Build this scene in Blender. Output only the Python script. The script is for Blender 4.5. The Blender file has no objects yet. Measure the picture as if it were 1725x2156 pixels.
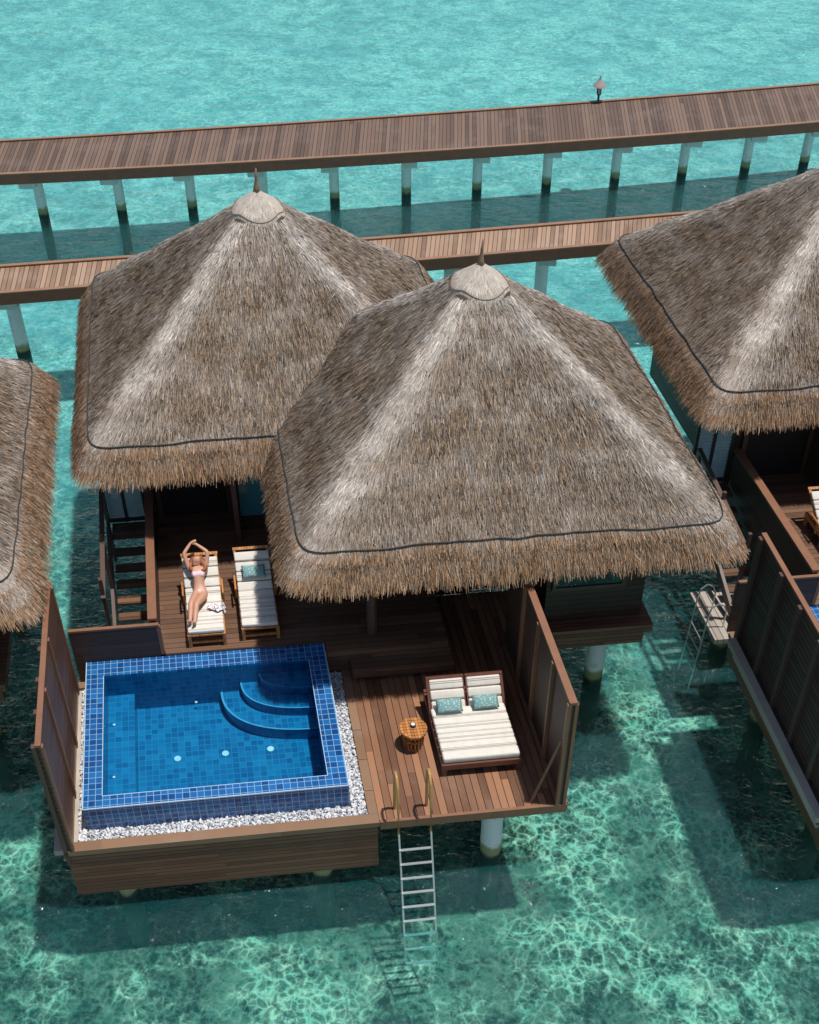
import bpy, math, random, bmesh
import numpy as np
from mathutils import Vector
random.seed(7); rng=np.random.default_rng(7)
S=bpy.context.scene; COL=bpy.context.collection
S.view_settings.view_transform='Standard'; S.view_settings.look='None'; S.view_settings.exposure=0

# ------------------------------------------------------------- plan axes of the resort (slightly skewed pile grid)
OX,OY=-5.01,10.2
UX,UY=.9936,.1132
VX,VY=-.1822,.9833
def W(a,b,z=0): return Vector((OX+a*UX+b*VX, OY+a*UY+b*VY, z))
def LIN(v): return (v[0]*UX+v[1]*VX, v[0]*UY+v[1]*VY, v[2])

# ------------------------------------------------------------- node helpers
def newmat(name):
    m=bpy.data.materials.new(name); m.use_nodes=True
    nt=m.node_tree; b=nt.nodes['Principled BSDF']; return m,nt,b
def N(nt,t,**k):
    n=nt.nodes.new(t)
    for a,v in k.items(): setattr(n,a,v)
    return n
def LK(nt,a,b): nt.links.new(a,b)
def setin(nt,sock,v):
    if hasattr(v,'is_linked') or hasattr(v,'links'): nt.links.new(v,sock)
    else: sock.default_value=v
def M(nt,op,a,b=0.0,c=0.0):
    n=N(nt,'ShaderNodeMath',operation=op); setin(nt,n.inputs[0],a); setin(nt,n.inputs[1],b)
    if op in('MULTIPLY_ADD','SMOOTH_MIN','COMPARE'): setin(nt,n.inputs[2],c)
    return n.outputs[0]
def MIX(nt,f,a,b,mode='MIX'):
    n=N(nt,'ShaderNodeMix',data_type='RGBA',blend_type=mode)
    setin(nt,n.inputs[0],f)
    for s,v in((n.inputs[6],a),(n.inputs[7],b)):
        if isinstance(v,tuple): s.default_value=(v[0],v[1],v[2],1)
        else: nt.links.new(v,s)
    return n.outputs[2]
def MR(nt,v,a,b,c=0.,d=1.,smooth=True):
    n=N(nt,'ShaderNodeMapRange'); 
    if smooth: n.interpolation_type='SMOOTHSTEP'
    setin(nt,n.inputs[0],v); n.inputs[1].default_value=a; n.inputs[2].default_value=b; n.inputs[3].default_value=c; n.inputs[4].default_value=d
    return n.outputs[0]
def NOISE(nt,vec,scale,detail=4,rough=.5,dist=0.):
    n=N(nt,'ShaderNodeTexNoise'); 
    if vec is not None: LK(nt,vec,n.inputs['Vector'])
    n.inputs['Scale'].default_value=scale; n.inputs['Detail'].default_value=detail; n.inputs['Roughness'].default_value=rough
    n.inputs['Distortion'].default_value=dist
    return n
def COMB(nt,x,y,z=0.):
    n=N(nt,'ShaderNodeCombineXYZ'); setin(nt,n.inputs[0],x); setin(nt,n.inputs[1],y); setin(nt,n.inputs[2],z); return n.outputs[0]
def SEP(nt,v):
    n=N(nt,'ShaderNodeSeparateXYZ'); LK(nt,v,n.inputs[0]); return n.outputs
def BUMP(nt,h,strength,dist,bsdf):
    n=N(nt,'ShaderNodeBump'); n.inputs['Strength'].default_value=strength; n.inputs['Distance'].default_value=dist
    LK(nt,h,n.inputs['Height']); LK(nt,n.outputs[0],bsdf.inputs['Normal'])

def wood(name,dark,light,cross='U',width=.13,gap=.07,rough=.6,worn=None,lengthcut=2.4):
    m,nt,b=newmat(name)
    uv=N(nt,'ShaderNodeUVMap').outputs[0]; s=SEP(nt,uv)
    c,l=(s[0],s[1]) if cross=='U' else (s[1],s[0])
    q=M(nt,'DIVIDE',c,width); fl=M(nt,'FLOOR',q); fr=M(nt,'FRACT',q)
    wn=N(nt,'ShaderNodeTexWhiteNoise',noise_dimensions='1D'); LK(nt,fl,wn.inputs['W'])
    off=M(nt,'MULTIPLY',wn.outputs[0],7.3)
    lq=M(nt,'DIVIDE',M(nt,'ADD',l,off),lengthcut); lf=M(nt,'FLOOR',lq)
    wn2=N(nt,'ShaderNodeTexWhiteNoise',noise_dimensions='2D'); LK(nt,COMB(nt,fl,lf),wn2.inputs['Vector'])
    gr=NOISE(nt,COMB(nt,M(nt,'MULTIPLY',c,60.),M(nt,'MULTIPLY',l,3.),wn2.outputs[0]),1.,5,.6)
    big=NOISE(nt,uv,.9,4,.6)
    f=M(nt,'ADD',M(nt,'MULTIPLY',wn2.outputs[0],.85),M(nt,'MULTIPLY',gr.outputs[0],.4))
    col=MIX(nt,f,dark,light)
    if worn: col=MIX(nt,MR(nt,big.outputs[0],.45,.72,0,.6),col,worn)
    e=M(nt,'MINIMUM',fr,M(nt,'SUBTRACT',1.,fr)); gm=MR(nt,e,gap*.35,gap,0,1)
    col=MIX(nt,gm,(dark[0]*.12,dark[1]*.12,dark[2]*.12),col)
    LK(nt,col,b.inputs['Base Color']); b.inputs['Roughness'].default_value=rough
    BUMP(nt,M(nt,'ADD',gm,M(nt,'MULTIPLY',gr.outputs[0],.25)),.6,.01,b)
    return m
def plain(name,col,rough=.6,metal=0,var=.25,scale=6):
    m,nt,b=newmat(name)
    tc=N(nt,'ShaderNodeTexCoord').outputs['Object']
    n=NOISE(nt,tc,scale,5,.6)
    c=MIX(nt,n.outputs[0],tuple(x*(1-var) for x in col),tuple(min(1,x*(1+var)) for x in col))
    LK(nt,c,b.inputs['Base Color']); b.inputs['Roughness'].default_value=rough; b.inputs['Metallic'].default_value=metal
    return m
def tile(name,cdark,clight,grout,size=.14,g=.07,rough=.18):
    m,nt,b=newmat(name)
    uv=N(nt,'ShaderNodeUVMap').outputs[0]; s=SEP(nt,uv)
    x=M(nt,'DIVIDE',s[0],size); y=M(nt,'DIVIDE',s[1],size)
    wn=N(nt,'ShaderNodeTexWhiteNoise',noise_dimensions='2D'); LK(nt,COMB(nt,M(nt,'FLOOR',x),M(nt,'FLOOR',y)),wn.inputs['Vector'])
    def ed(v):
        f=M(nt,'FRACT',v); return M(nt,'MINIMUM',f,M(nt,'SUBTRACT',1.,f))
    e=M(nt,'MINIMUM',ed(x),ed(y)); gm=MR(nt,e,g*.5,g,0,1)
    col=MIX(nt,wn.outputs[0],cdark,clight)
    ns=NOISE(nt,uv,14,3,.6); col=MIX(nt,M(nt,'MULTIPLY',ns.outputs[0],.35),col,clight)
    col=MIX(nt,gm,grout,col)
    LK(nt,col,b.inputs['Base Color']); b.inputs['Roughness'].default_value=rough
    BUMP(nt,gm,.3,.004,b)
    return m

m_deckU=wood('deck_wood_lengthwise',(.070,.028,.013),(.33,.155,.078),'U',.115,.06,.45,(.26,.15,.095))
m_deckV=wood('deck_wood_crosswise',(.055,.026,.013),(.19,.095,.052),'V',.115,.06,.5,(.15,.09,.06))
m_jet1=wood('jetty_planks_weathered',(.060,.037,.026),(.185,.115,.080),'U',.115,.08,.65,(.19,.135,.105),9)
m_jet2=wood('jetty_planks_fresh',(.14,.080,.045),(.38,.24,.155),'U',.115,.08,.6,(.36,.26,.19),9)
m_clad=wood('cladding_wood',(.085,.026,.012),(.21,.080,.040),'V',.085,.10,.6,(.20,.090,.052),3)
m_frame=wood('frame_wood',(.16,.085,.045),(.26,.145,.08),'V',.6,.01,.55,(.27,.17,.11))
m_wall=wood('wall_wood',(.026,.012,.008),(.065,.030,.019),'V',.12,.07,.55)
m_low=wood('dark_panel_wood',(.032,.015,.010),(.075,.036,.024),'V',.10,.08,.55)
m_scr=wood('screen_wood',(.070,.030,.017),(.16,.072,.042),'V',.09,.12,.55,(.16,.095,.064),3)
m_scro=wood('screen_outer_wood',(.040,.018,.014),(.095,.048,.038),'V',.11,.16,.55,(.10,.058,.048),3)
m_cap=plain('handrail_wood',(.22,.10,.053),.5)
m_grey=plain('bleached_timber',(.40,.35,.30),.7,0,.3,3)
m_orange=wood('teak_wood',(.33,.12,.035),(.55,.24,.075),'U',.05,.06,.35,None,2)
m_darkrail=plain('dark_timber',(.090,.048,.036),.5)
m_tileR=tile('rim_tiles',(.004,.034,.15),(.016,.135,.37),(.27,.42,.55),.105,.045)
m_tileI=tile('basin_tiles',(.005,.090,.23),(.014,.20,.39),(.03,.24,.42),.105,.055)
m_tileE=plain('step_nosing_tiles',(.09,.38,.58),.3)
def lattice():
    m,nt,b=newmat('woven_lattice')
    uv=N(nt,'ShaderNodeUVMap').outputs[0]; s=SEP(nt,uv)
    x=M(nt,'FRACT',M(nt,'DIVIDE',s[0],.055)); y=M(nt,'FRACT',M(nt,'DIVIDE',s[1],.055))
    h=M(nt,'MINIMUM',M(nt,'MINIMUM',x,M(nt,'SUBTRACT',1.,x)),M(nt,'MINIMUM',y,M(nt,'SUBTRACT',1.,y)))
    g=MR(nt,h,.08,.22,0,1)
    col=MIX(nt,g,(.10,.056,.038),(.024,.014,.010))
    LK(nt,col,b.inputs['Base Color']); b.inputs['Roughness'].default_value=.6
    BUMP(nt,g,-.8,.012,b); return m
m_lat=lattice()
def stripes():
    m,nt,b=newmat('striped_canvas')
    uv=N(nt,'ShaderNodeUVMap').outputs[0]; s=SEP(nt,uv)
    f=M(nt,'FRACT',M(nt,'DIVIDE',s[1],.21))
    l=MR(nt,M(nt,'ABSOLUTE',M(nt,'SUBTRACT',f,.5)),.05,.09,1,0)
    l2=MR(nt,M(nt,'ABSOLUTE',M(nt,'SUBTRACT',f,.5)),.02,.04,0,1)
    n=NOISE(nt,uv,9,3)
    c=MIX(nt,n.outputs[0],(.58,.54,.47),(.73,.695,.63))
    c=MIX(nt,M(nt,'MULTIPLY',l,l2),c,(.22,.165,.125))
    LK(nt,c,b.inputs['Base Color']); b.inputs['Roughness'].default_value=.9
    BUMP(nt,n.outputs[0],.3,.02,b); return m
m_cream=stripes()
def teal():
    m,nt,b=newmat('teal_batik_cloth')
    tc=N(nt,'ShaderNodeTexCoord').outputs['Object']
    v=N(nt,'ShaderNodeTexVoronoi'); v.inputs['Scale'].default_value=26; LK(nt,tc,v.inputs['Vector'])
    c=MIX(nt,MR(nt,v.outputs[0],.25,.45,0,1),(.44,.52,.47),(.17,.33,.33))
    LK(nt,c,b.inputs['Base Color']); b.inputs['Roughness'].default_value=.9; return m
m_teal=teal()
def floral():
    m,nt,b=newmat('floral_cotton')
    tc=N(nt,'ShaderNodeTexCoord').outputs['Object']
    v=NOISE(nt,tc,38,3); 
    c=MIX(nt,MR(nt,v.outputs[0],.52,.58,0,1),(.75,.73,.74),(.09,.09,.18))
    v2=NOISE(nt,tc,22,2); c=MIX(nt,MR(nt,v2.outputs[0],.62,.66,0,1),c,(.6,.12,.14))
    LK(nt,c,b.inputs['Base Color']); b.inputs['Roughness'].default_value=.9; return m
m_floral=floral()
def pillar_mat():
    m,nt,b=newmat('painted_concrete')
    z=SEP(nt,N(nt,'ShaderNodeNewGeometry').outputs['Position'])[2]
    tc=N(nt,'ShaderNodeTexCoord').outputs['Object']
    n=NOISE(nt,tc,5,5,.65)
    zz=M(nt,'ADD',z,M(nt,'MULTIPLY',n.outputs[0],.28))
    c=MIX(nt,n.outputs[0],(.60,.64,.63),(.78,.80,.77))
    c=MIX(nt,MR(nt,n.outputs[0],.54,.68,0,.5),c,(.44,.41,.31))
    c=MIX(nt,MR(nt,zz,.50,.36,0,1),c,(.28,.27,.13))
    c=MIX(nt,MR(nt,zz,.30,.18,0,1),c,(.025,.035,.025))
    c=MIX(nt,MR(nt,zz,.0,-.6,0,1),c,(.06,.09,.07))
    LK(nt,c,b.inputs['Base Color']); b.inputs['Roughness'].default_value=.8; return m
m_pil=pillar_mat()
def thatch_mat():
    m,nt,b=newmat('palm_thatch')
    a=N(nt,'ShaderNodeVertexColor',layer_name='Col')
    LK(nt,a.outputs[0],b.inputs['Base Color']); b.inputs['Roughness'].default_value=.8
    b.inputs['Specular IOR Level'].default_value=.2
    return m
m_thatch=thatch_mat()
m_rope=plain('dark_rope',(.03,.038,.038),.8)
m_fin=plain('finial_straw',(.24,.15,.09),.8,var=.5,scale=20)
def cap_mat():
    m,nt,b=newmat('netted_ridge_straw')
    uv=N(nt,'ShaderNodeUVMap').outputs[0]; s=SEP(nt,uv)
    x=M(nt,'FRACT',s[0]); y=M(nt,'FRACT',s[1])
    e=M(nt,'MINIMUM',M(nt,'MINIMUM',x,M(nt,'SUBTRACT',1.,x)),M(nt,'MINIMUM',y,M(nt,'SUBTRACT',1.,y)))
    g=MR(nt,e,.03,.12,.75,1)
    st=NOISE(nt,COMB(nt,M(nt,'MULTIPLY',s[0],4.),M(nt,'MULTIPLY',s[1],.35)),1.,5,.75)
    c=MIX(nt,MR(nt,st.outputs[0],.36,.64),(.24,.185,.14),(.76,.67,.58))
    c=MIX(nt,g,(.30,.24,.19),c)
    LK(nt,c,b.inputs['Base Color']); b.inputs['Roughness'].default_value=.9
    BUMP(nt,st.outputs[0],.5,.015,b); return m
m_ridge=cap_mat()
m_steel=plain('steel',(.62,.64,.64),.3,.8,.05)
m_gold=plain('varnished_teak',(.45,.25,.08),.35)
def pebble_mat():
    m,nt,b=newmat('white_pebbles')
    r=N(nt,'ShaderNodeNewGeometry').outputs['Random Per Island']
    n=N(nt,'ShaderNodeValToRGB'); LK(nt,r,n.inputs[0])
    e=n.color_ramp.elements; e[0].color=(.10,.11,.13,1); e[0].position=0; e[1].color=(.74,.74,.74,1); e[1].position=1
    x=n.color_ramp.elements.new(.35); x.color=(.48,.49,.52,1)
    LK(nt,n.outputs[0],b.inputs['Base Color']); b.inputs['Roughness'].default_value=.6; return m
m_peb=pebble_mat()
m_shut=plain('pale_shutter_slats',(.40,.50,.50),.5)
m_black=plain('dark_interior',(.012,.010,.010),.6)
def glass_mat(name,col):
    m,nt,b=newmat(name)
    n=NOISE(nt,N(nt,'ShaderNodeTexCoord').outputs['Object'],1.5,2)
    LK(nt,MIX(nt,n.outputs[0],tuple(x*.7 for x in col),tuple(x*1.3 for x in col)),b.inputs['Base Color']); b.inputs['Roughness'].default_value=.06; return m
m_glass=glass_mat('window_glass',(.05,.20,.23)); m_glass2=glass_mat('dark_window_glass',(.012,.035,.04))  # teal reflection painted into the window_glass base colour
m_skin=plain('skin',(.52,.27,.175),.5,0,.08)
m_bik=plain('pale_pink_fabric',(.80,.55,.60),.8,0,.3,50)
m_hair=plain('auburn_hair',(.26,.085,.03),.6,0,.5,40)
m_eye=plain('dark_eye',(.03,.02,.02),.3)
m_lip=plain('lips',(.45,.12,.12),.4)
m_iron=plain('dark_iron',(.03,.03,.032),.5)
m_lampsh=plain('lamp_shingle',(.30,.24,.23),.7,0,.4,25)
m_lampgl=plain('frosted_glass',(.55,.55,.5),.3)
m_white=plain('white_plastic',(.66,.75,.76),.4,0,.05)
m_conc=plain('bare_concrete',(.58,.60,.56),.85)
m_jfas=plain('beam_timber',(.17,.066,.036),.6,0,.4,4)
m_jcap=plain('rail_timber',(.27,.145,.085),.6,0,.35,3)
m_redwood=plain('reddish_hardwood',(.14,.05,.03),.45)
m_trim=plain('pale_tile_edge',(.46,.58,.68),.4,0,.1)
m_plat=wood('grey_platform_planks',(.24,.20,.17),(.40,.34,.30),'U',.12,.07,.7)

# ------------------------------------------------------------- mesh builder
class MB:
    def __init__(s): s.v=[];s.f=[];s.uv=[];s.mi=[]
    def face(s,pts,mi=0,uv=None):
        i=len(s.v); s.v+= [tuple(p) for p in pts]; s.f.append(tuple(range(i,i+len(pts)))); s.mi.append(mi)
        if uv is None:
            p=[Vector(q) for q in pts]; n=(p[1]-p[0]).cross(p[2]-p[1])
            ax=max(range(3),key=lambda k:abs(n[k]))
            if ax==2: uv=[(q[0],q[1]) for q in p]
            elif ax==1: uv=[(q[0],q[2]) for q in p]
            else: uv=[(q[1],q[2]) for q in p]
        s.uv.append(uv)
    def hexa(s,P,mi=0):
        for f in((3,2,1,0),(4,5,6,7),(0,1,5,4),(1,2,6,5),(2,3,7,6),(3,0,4,7)): s.face([P[k] for k in f],mi)
        return s
    def box(s,a0,a1,b0,b1,z0,z1,mi=0):
        return s.hexa([(a0,b0,z0),(a1,b0,z0),(a1,b1,z0),(a0,b1,z0),(a0,b0,z1),(a1,b0,z1),(a1,b1,z1),(a0,b1,z1)],mi)
    def obox(s,a0,a1,p0,p1,th,mi=0):
        d=Vector((p1[0]-p0[0],p1[1]-p0[1])).normalized(); n=Vector((-d.y,d.x))
        if n.y<0: n=-n
        q=[(p0[0],p0[1]),(p1[0],p1[1]),(p1[0]+n.x*th,p1[1]+n.y*th),(p0[0]+n.x*th,p0[1]+n.y*th)]
        return s.hexa([(a0,*q[0]),(a1,*q[0]),(a1,*q[1]),(a0,*q[1]),(a0,*q[3]),(a1,*q[3]),(a1,*q[2]),(a0,*q[2])],mi)
    def tube(s,path,r,n=8,mi=0,cap=True):
        path=[Vector(p) for p in path]; rs=r if isinstance(r,(list,tuple)) else [r]*len(path)
        rings=[]; 
        for i,p in enumerate(path):
            d=(path[min(i+1,len(path)-1)]-path[max(i-1,0)]).normalized()
            x=d.cross(Vector((0,0,1)))
            if x.length<.05: x=d.cross(Vector((0,1,0)))
            x.normalize(); y=d.cross(x)
            rings.append([p+(x*math.cos(2*math.pi*k/n)+y*math.sin(2*math.pi*k/n))*rs[i] for k in range(n)])
        for i in range(len(rings)-1):
            for k in range(n):
                k2=(k+1)%n; s.face([rings[i][k2],rings[i][k],rings[i+1][k],rings[i+1][k2]],mi)
        if cap: s.face(rings[0],mi); s.face(list(reversed(rings[-1])),mi)
        return s
    def make(s,name,mats,parent=None,origin=(0,0,0),bevel=0,smooth=False,lin=True,label=None):
        me=bpy.data.meshes.new(name)
        o=origin
        vv=[(p[0]-o[0],p[1]-o[1],p[2]-o[2]) for p in s.v]
        if lin: vv=[LIN(p) for p in vv]
        me.from_pydata(vv,[],s.f)
        ul=me.uv_layers.new(name='UVMap'); flat=[c for u in s.uv for q in u for c in q]
        ul.data.foreach_set('uv',flat)
        for m in (mats if isinstance(mats,list) else [mats]): me.materials.append(m)
        me.polygons.foreach_set('material_index',s.mi)
        if smooth: me.polygons.foreach_set('use_smooth',[True]*len(s.f))
        me.update()
        if bevel or smooth:
            bm=bmesh.new(); bm.from_mesh(me); bmesh.ops.remove_doubles(bm,verts=bm.verts,dist=1e-5); bm.to_mesh(me); bm.free()
        ob=bpy.data.objects.new(name,me); COL.objects.link(ob)
        if bevel:
            md=ob.modifiers.new('Bevel','BEVEL'); md.width=bevel; md.segments=3
            me.polygons.foreach_set('use_smooth',[True]*len(me.polygons))
        if parent: ob.parent=parent
        if label: ob['label']=label
        return ob
def root(name,a,b,z,label,cat,group=None,world=False):
    e=bpy.data.objects.new(name,None); COL.objects.link(e)
    e.location=(a,b,z) if world else W(a,b,z); e['label']=label; e['category']=cat; e.empty_display_size=.3
    if group: e['group']=group
    return e

# ------------------------------------------------------------- thatched roof
A_,B_,ZA=3.57,3.28,7.55
KT=.92
def surf(t,ph,wob=True):
    n=7+11*np.clip(t,0,1)
    c,s=np.cos(ph),np.sin(ph)
    rho=1/((np.abs(c)/A_)**n+(np.abs(s)/B_)**n)**(1/n)
    k=KT
    z=np.where(t<=k, ZA-(ZA-4.56)*(t/k), 4.56-.44*(np.clip(t-k,0,1)/(1-k))**1.1)
    if wob:
        z=z+.018*np.sin(ph*9+t*7)*t+.015*np.sin(ph*4-t*19)*np.clip(t*3,0,1)+.010*np.sin(ph*23+t*31)*t
    r=t*rho
    return np.stack([r*c,r*s,z],-1)
def sample_phi(n,rg):
    u=rg.random(n)*4; side=u.astype(int); f=(u-side)*2-1
    x=np.where(side==0,A_,np.where(side==1,-A_,f*A_)); y=np.where(side==2,B_,np.where(side==3,-B_,f*B_))
    x=np.where(side<2,x,f*A_); y=np.where(side<2,f*B_,y)
    return np.arctan2(y,x)
HIP=[math.atan2(sy*B_,sx*A_) for sx in(1,-1) for sy in(1,-1)]
def roof_mesh(seed,nst):
    rg=np.random.default_rng(seed)
    NT,NP=46,200
    ts=np.linspace(.02,1,NT); ps=np.sort(np.concatenate([np.linspace(-math.pi,math.pi,NP-36,endpoint=False)]+[h+np.linspace(-.06,.06,9) for h in HIP]))
    T,P=np.meshgrid(ts,ps,indexing='ij'); G=surf(T,P).reshape(-1,3)
    verts=G.tolist(); faces=[]
    for i in range(NT-1):
        for j in range(NP):
            j2=(j+1)%NP; faces.append((i*NP+j,(i+1)*NP+j,(i+1)*NP+j2,i*NP+j2))
    nb=len(verts)
    under=surf(np.full(NP,.93),ps,False); under[:,2]=4.08
    verts+=under.tolist(); L=(NT-1)*NP
    for j in range(NP):
        j2=(j+1)%NP; faces.append((L+j,nb+j,nb+j2,L+j2))
    verts.append((0,0,4.4)); ce=len(verts)-1
    for j in range(NP): faces.append((nb+(j+1)%NP,nb+j,ce))
    cols=np.tile(np.array([.080,.058,.042]),(len(verts),1))
    ns=int(nst*.17); nh=int(nst*.10); nm=nst-ns-nh
    t=np.concatenate([np.sqrt(rg.random(nm+nh)*(.97**2-.115**2)+.115**2), .90+.10*rg.random(ns)])
    ph=sample_phi(nst,rg)
    hsel=np.arange(nm,nm+nh); hp=np.array(HIP)[rg.integers(0,4,nh)]
    ph[hsel]=hp+rg.normal(0,.07,nh)/np.maximum(t[hsel]*4.2,.6)
    e=.01
    p0=surf(t,ph); D=surf(t+e,ph)-surf(t-e,ph); D/=np.linalg.norm(D,axis=1,keepdims=True)
    Tn=surf(t,ph+e)-surf(t,ph-e); Tn/=np.linalg.norm(Tn,axis=1,keepdims=True)
    face_d=np.where((np.abs(np.cos(ph))/A_>np.abs(np.sin(ph))/B_)[:,None],np.stack([np.sign(np.cos(ph)),np.zeros(nst),np.zeros(nst)],1),np.stack([np.zeros(nst),np.sign(np.sin(ph)),np.zeros(nst)],1))
    dd=np.min([np.abs((ph-h+math.pi)%(2*math.pi)-math.pi) for h in HIP],axis=0)*t*4.6
    horiz=D.copy(); horiz[:,2]=0; hl=np.linalg.norm(horiz,axis=1,keepdims=True)
    Df=face_d*hl; Df[:,2]=D[:,2]; bl=(.75*(1-np.exp(-(dd/.40)**2)))[:,None]
    D=D*(1-bl)+Df*bl; D/=np.linalg.norm(D,axis=1,keepdims=True)
    Nn=np.cross(D,Tn); Nn/=np.linalg.norm(Nn,axis=1,keepdims=True); Nn*=np.sign(Nn[:,2:3]+1e-9)
    sk=np.arange(nst)>=nm+nh
    lift=rg.random(nst)**2*.06+.008
    jit=rg.normal(0,.12,nst); jit=np.where(sk,rg.normal(0,.14,nst),jit)
    wild=rg.random(nst)<.05; jit=np.where(wild,rg.normal(0,.9,nst),jit)
    d=D+Tn*jit[:,None]+Nn*np.where(sk,lift*1.2+.05,lift)[:,None]
    d[:,2]-=np.where(sk,.14,0)
    d/=np.linalg.norm(d,axis=1,keepdims=True)
    ln=np.where(sk,rg.uniform(.12,.25,nst),rg.uniform(.06,.17,nst))
    p0=p0+Nn*(rg.random(nst)*.018)[:,None]
    w=rg.uniform(.0034,.0080,nst)
    tw=rg.normal(0,.5,nst)
    wd=np.cross(d,Nn); wd/=np.linalg.norm(wd,axis=1,keepdims=True); wd=wd*np.cos(tw)[:,None]+Nn*np.sin(tw)[:,None]
    tip=p0+d*ln[:,None]
    V=np.stack([p0-wd*w[:,None],p0+wd*w[:,None],tip+wd*(w*.45)[:,None],tip-wd*(w*.45)[:,None]],1).reshape(-1,3)
    c1=np.array([.225,.160,.108]);c2=np.array([.345,.285,.23]);c3=np.array([.080,.055,.038]);c4=np.array([.76,.695,.63]);c5=np.array([.30,.185,.095])
    r=rg.random(nst)[:,None]; base=np.where(r<.38,c1,np.where(r<.59,c2,np.where(r<.85,c3,c5)))
    wobl=.5+.5*np.sin(t*38+3*np.sin(ph*5)+seed)
    hip=np.exp(-(dd/(.13+.26*t))**2)*(.62+.38*wobl)*np.clip((1.06-t)/.3,.5,1)
    band=(.5+.5*np.sin(t*30+1.2*np.sin(ph*7+seed)+.8*np.sin(ph*19)))**3*.20
    course=(.5+.5*np.sin(t*95+.5*np.sin(ph*9)))**4
    top=np.clip((.42-t)/.3,0,1)*.34
    blot=(.5+.5*np.sin(ph*11+t*9+seed)*np.sin(ph*5-t*13))*.16
    wgt=np.clip(hip*.92+band+top+blot,0,1)*np.where(sk,.30,1)*rg.uniform(.2,1,nst)
    wgt=np.clip(wgt,0,.92)[:,None]
    C=base*(1-wgt)+c4*wgt
    left_shade=np.clip(-np.cos(ph)-.55,0,.4)/.4
    C=C*(1-.20*left_shade*(hip<.3))[:,None]  # shade on the left slope is painted into the straw colour
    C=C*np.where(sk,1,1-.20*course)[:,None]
    C=np.where(sk[:,None],C*np.array([1.25,1.06,.90]),C)
    C*=rg.uniform(.66,1.24,nst)[:,None]
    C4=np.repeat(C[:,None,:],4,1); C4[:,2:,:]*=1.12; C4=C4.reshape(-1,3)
    b0=len(verts)
    verts=np.concatenate([np.array(verts),V]); cols=np.concatenate([cols,C4])
    verts=np.stack([verts[:,0]*UX+verts[:,1]*VX, verts[:,0]*UY+verts[:,1]*VY, verts[:,2]],1)
    q=(b0+np.arange(nst*4)).reshape(-1,4)
    allf=faces+q.tolist()
    me=bpy.data.meshes.new('thatched_roof'); me.from_pydata(verts.tolist(),[],allf)
    ca=me.color_attributes.new('Col','FLOAT_COLOR','POINT')
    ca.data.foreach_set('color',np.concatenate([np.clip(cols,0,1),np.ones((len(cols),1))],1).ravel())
    me.materials.append(m_thatch); return me
roofA=roof_mesh(3,260000); roofB=roof_mesh(11,225000)
def add_roof(parent,ca,cb,dz,me,o0):
    r=bpy.data.objects.new('thatched_roof',me); COL.objects.link(r); r.parent=parent
    off=LIN((ca-o0[0],cb-o0[1],0)); r.location=(off[0],off[1],dz-o0[2])
    mb=MB(); path=[]
    n=260
    for i in range(n+1):
        ph=-math.pi+2*math.pi*i/n
        sc=abs(math.sin(ph*15+.6*math.sin(ph*4)))
        p=surf(np.array(KT-.006+.004*sc),np.array(ph))
        path.append((float(p[0])*1.004,float(p[1])*1.004,float(p[2])+.035+.008*random.random()))
    mb.tube(path,.011,6,cap=False); mb.make('eave_rope',m_rope,r,smooth=True)
    mb=MB(); rings=[]
    K=96
    for i,rr0 in enumerate((.015,.12,.23,.34,.45)):
        ring=[]
        for k in range(K):
            ph=2*math.pi*k/K; rr=rr0*(1+.015*math.sin(ph*3+i)); c,s=math.cos(ph),math.sin(ph)
            n=7+11*.13
            rho=1/((abs(c)/A_)**n+(abs(s)/B_)**n)**(1/n); rho=.9*rho+.1*3.42
            z=ZA-(ZA-4.56)*(rr/rho/KT)+.056
            ring.append((rr*c,rr*s,z))
        rings.append(ring)
    rings.append([(p[0]*1.03,p[1]*1.03,p[2]-.07) for p in rings[-1]])
    for i in range(5):
        for k in range(K):
            k2=(k+1)%K; u0=k*48/K;u1=(k+1)*48/K
            mb.face([rings[i][k],rings[i+1][k],rings[i+1][k2],rings[i][k2]],0,[(u0,i*3.),(u0,(i+1)*3.),(u1,(i+1)*3.),(u1,i*3.)])
    mb.make('ridge_cap',m_ridge,r,smooth=True)
    mb=MB(); pth=[(p[0]*.985,p[1]*.985,p[2]+.018) for p in rings[4]]; pth.append(pth[0]); mb.tube(pth,.007,5,cap=False); mb.make('cap_cord',m_fin,r)
    mb=MB(); mb.tube([(0,0,7.45),(0,0,7.64),(.01,0,7.80),(.02,0,7.97)],[.08,.045,.026,.010],8); mb.make('finial',m_fin,r,smooth=True)
    return r

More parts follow.
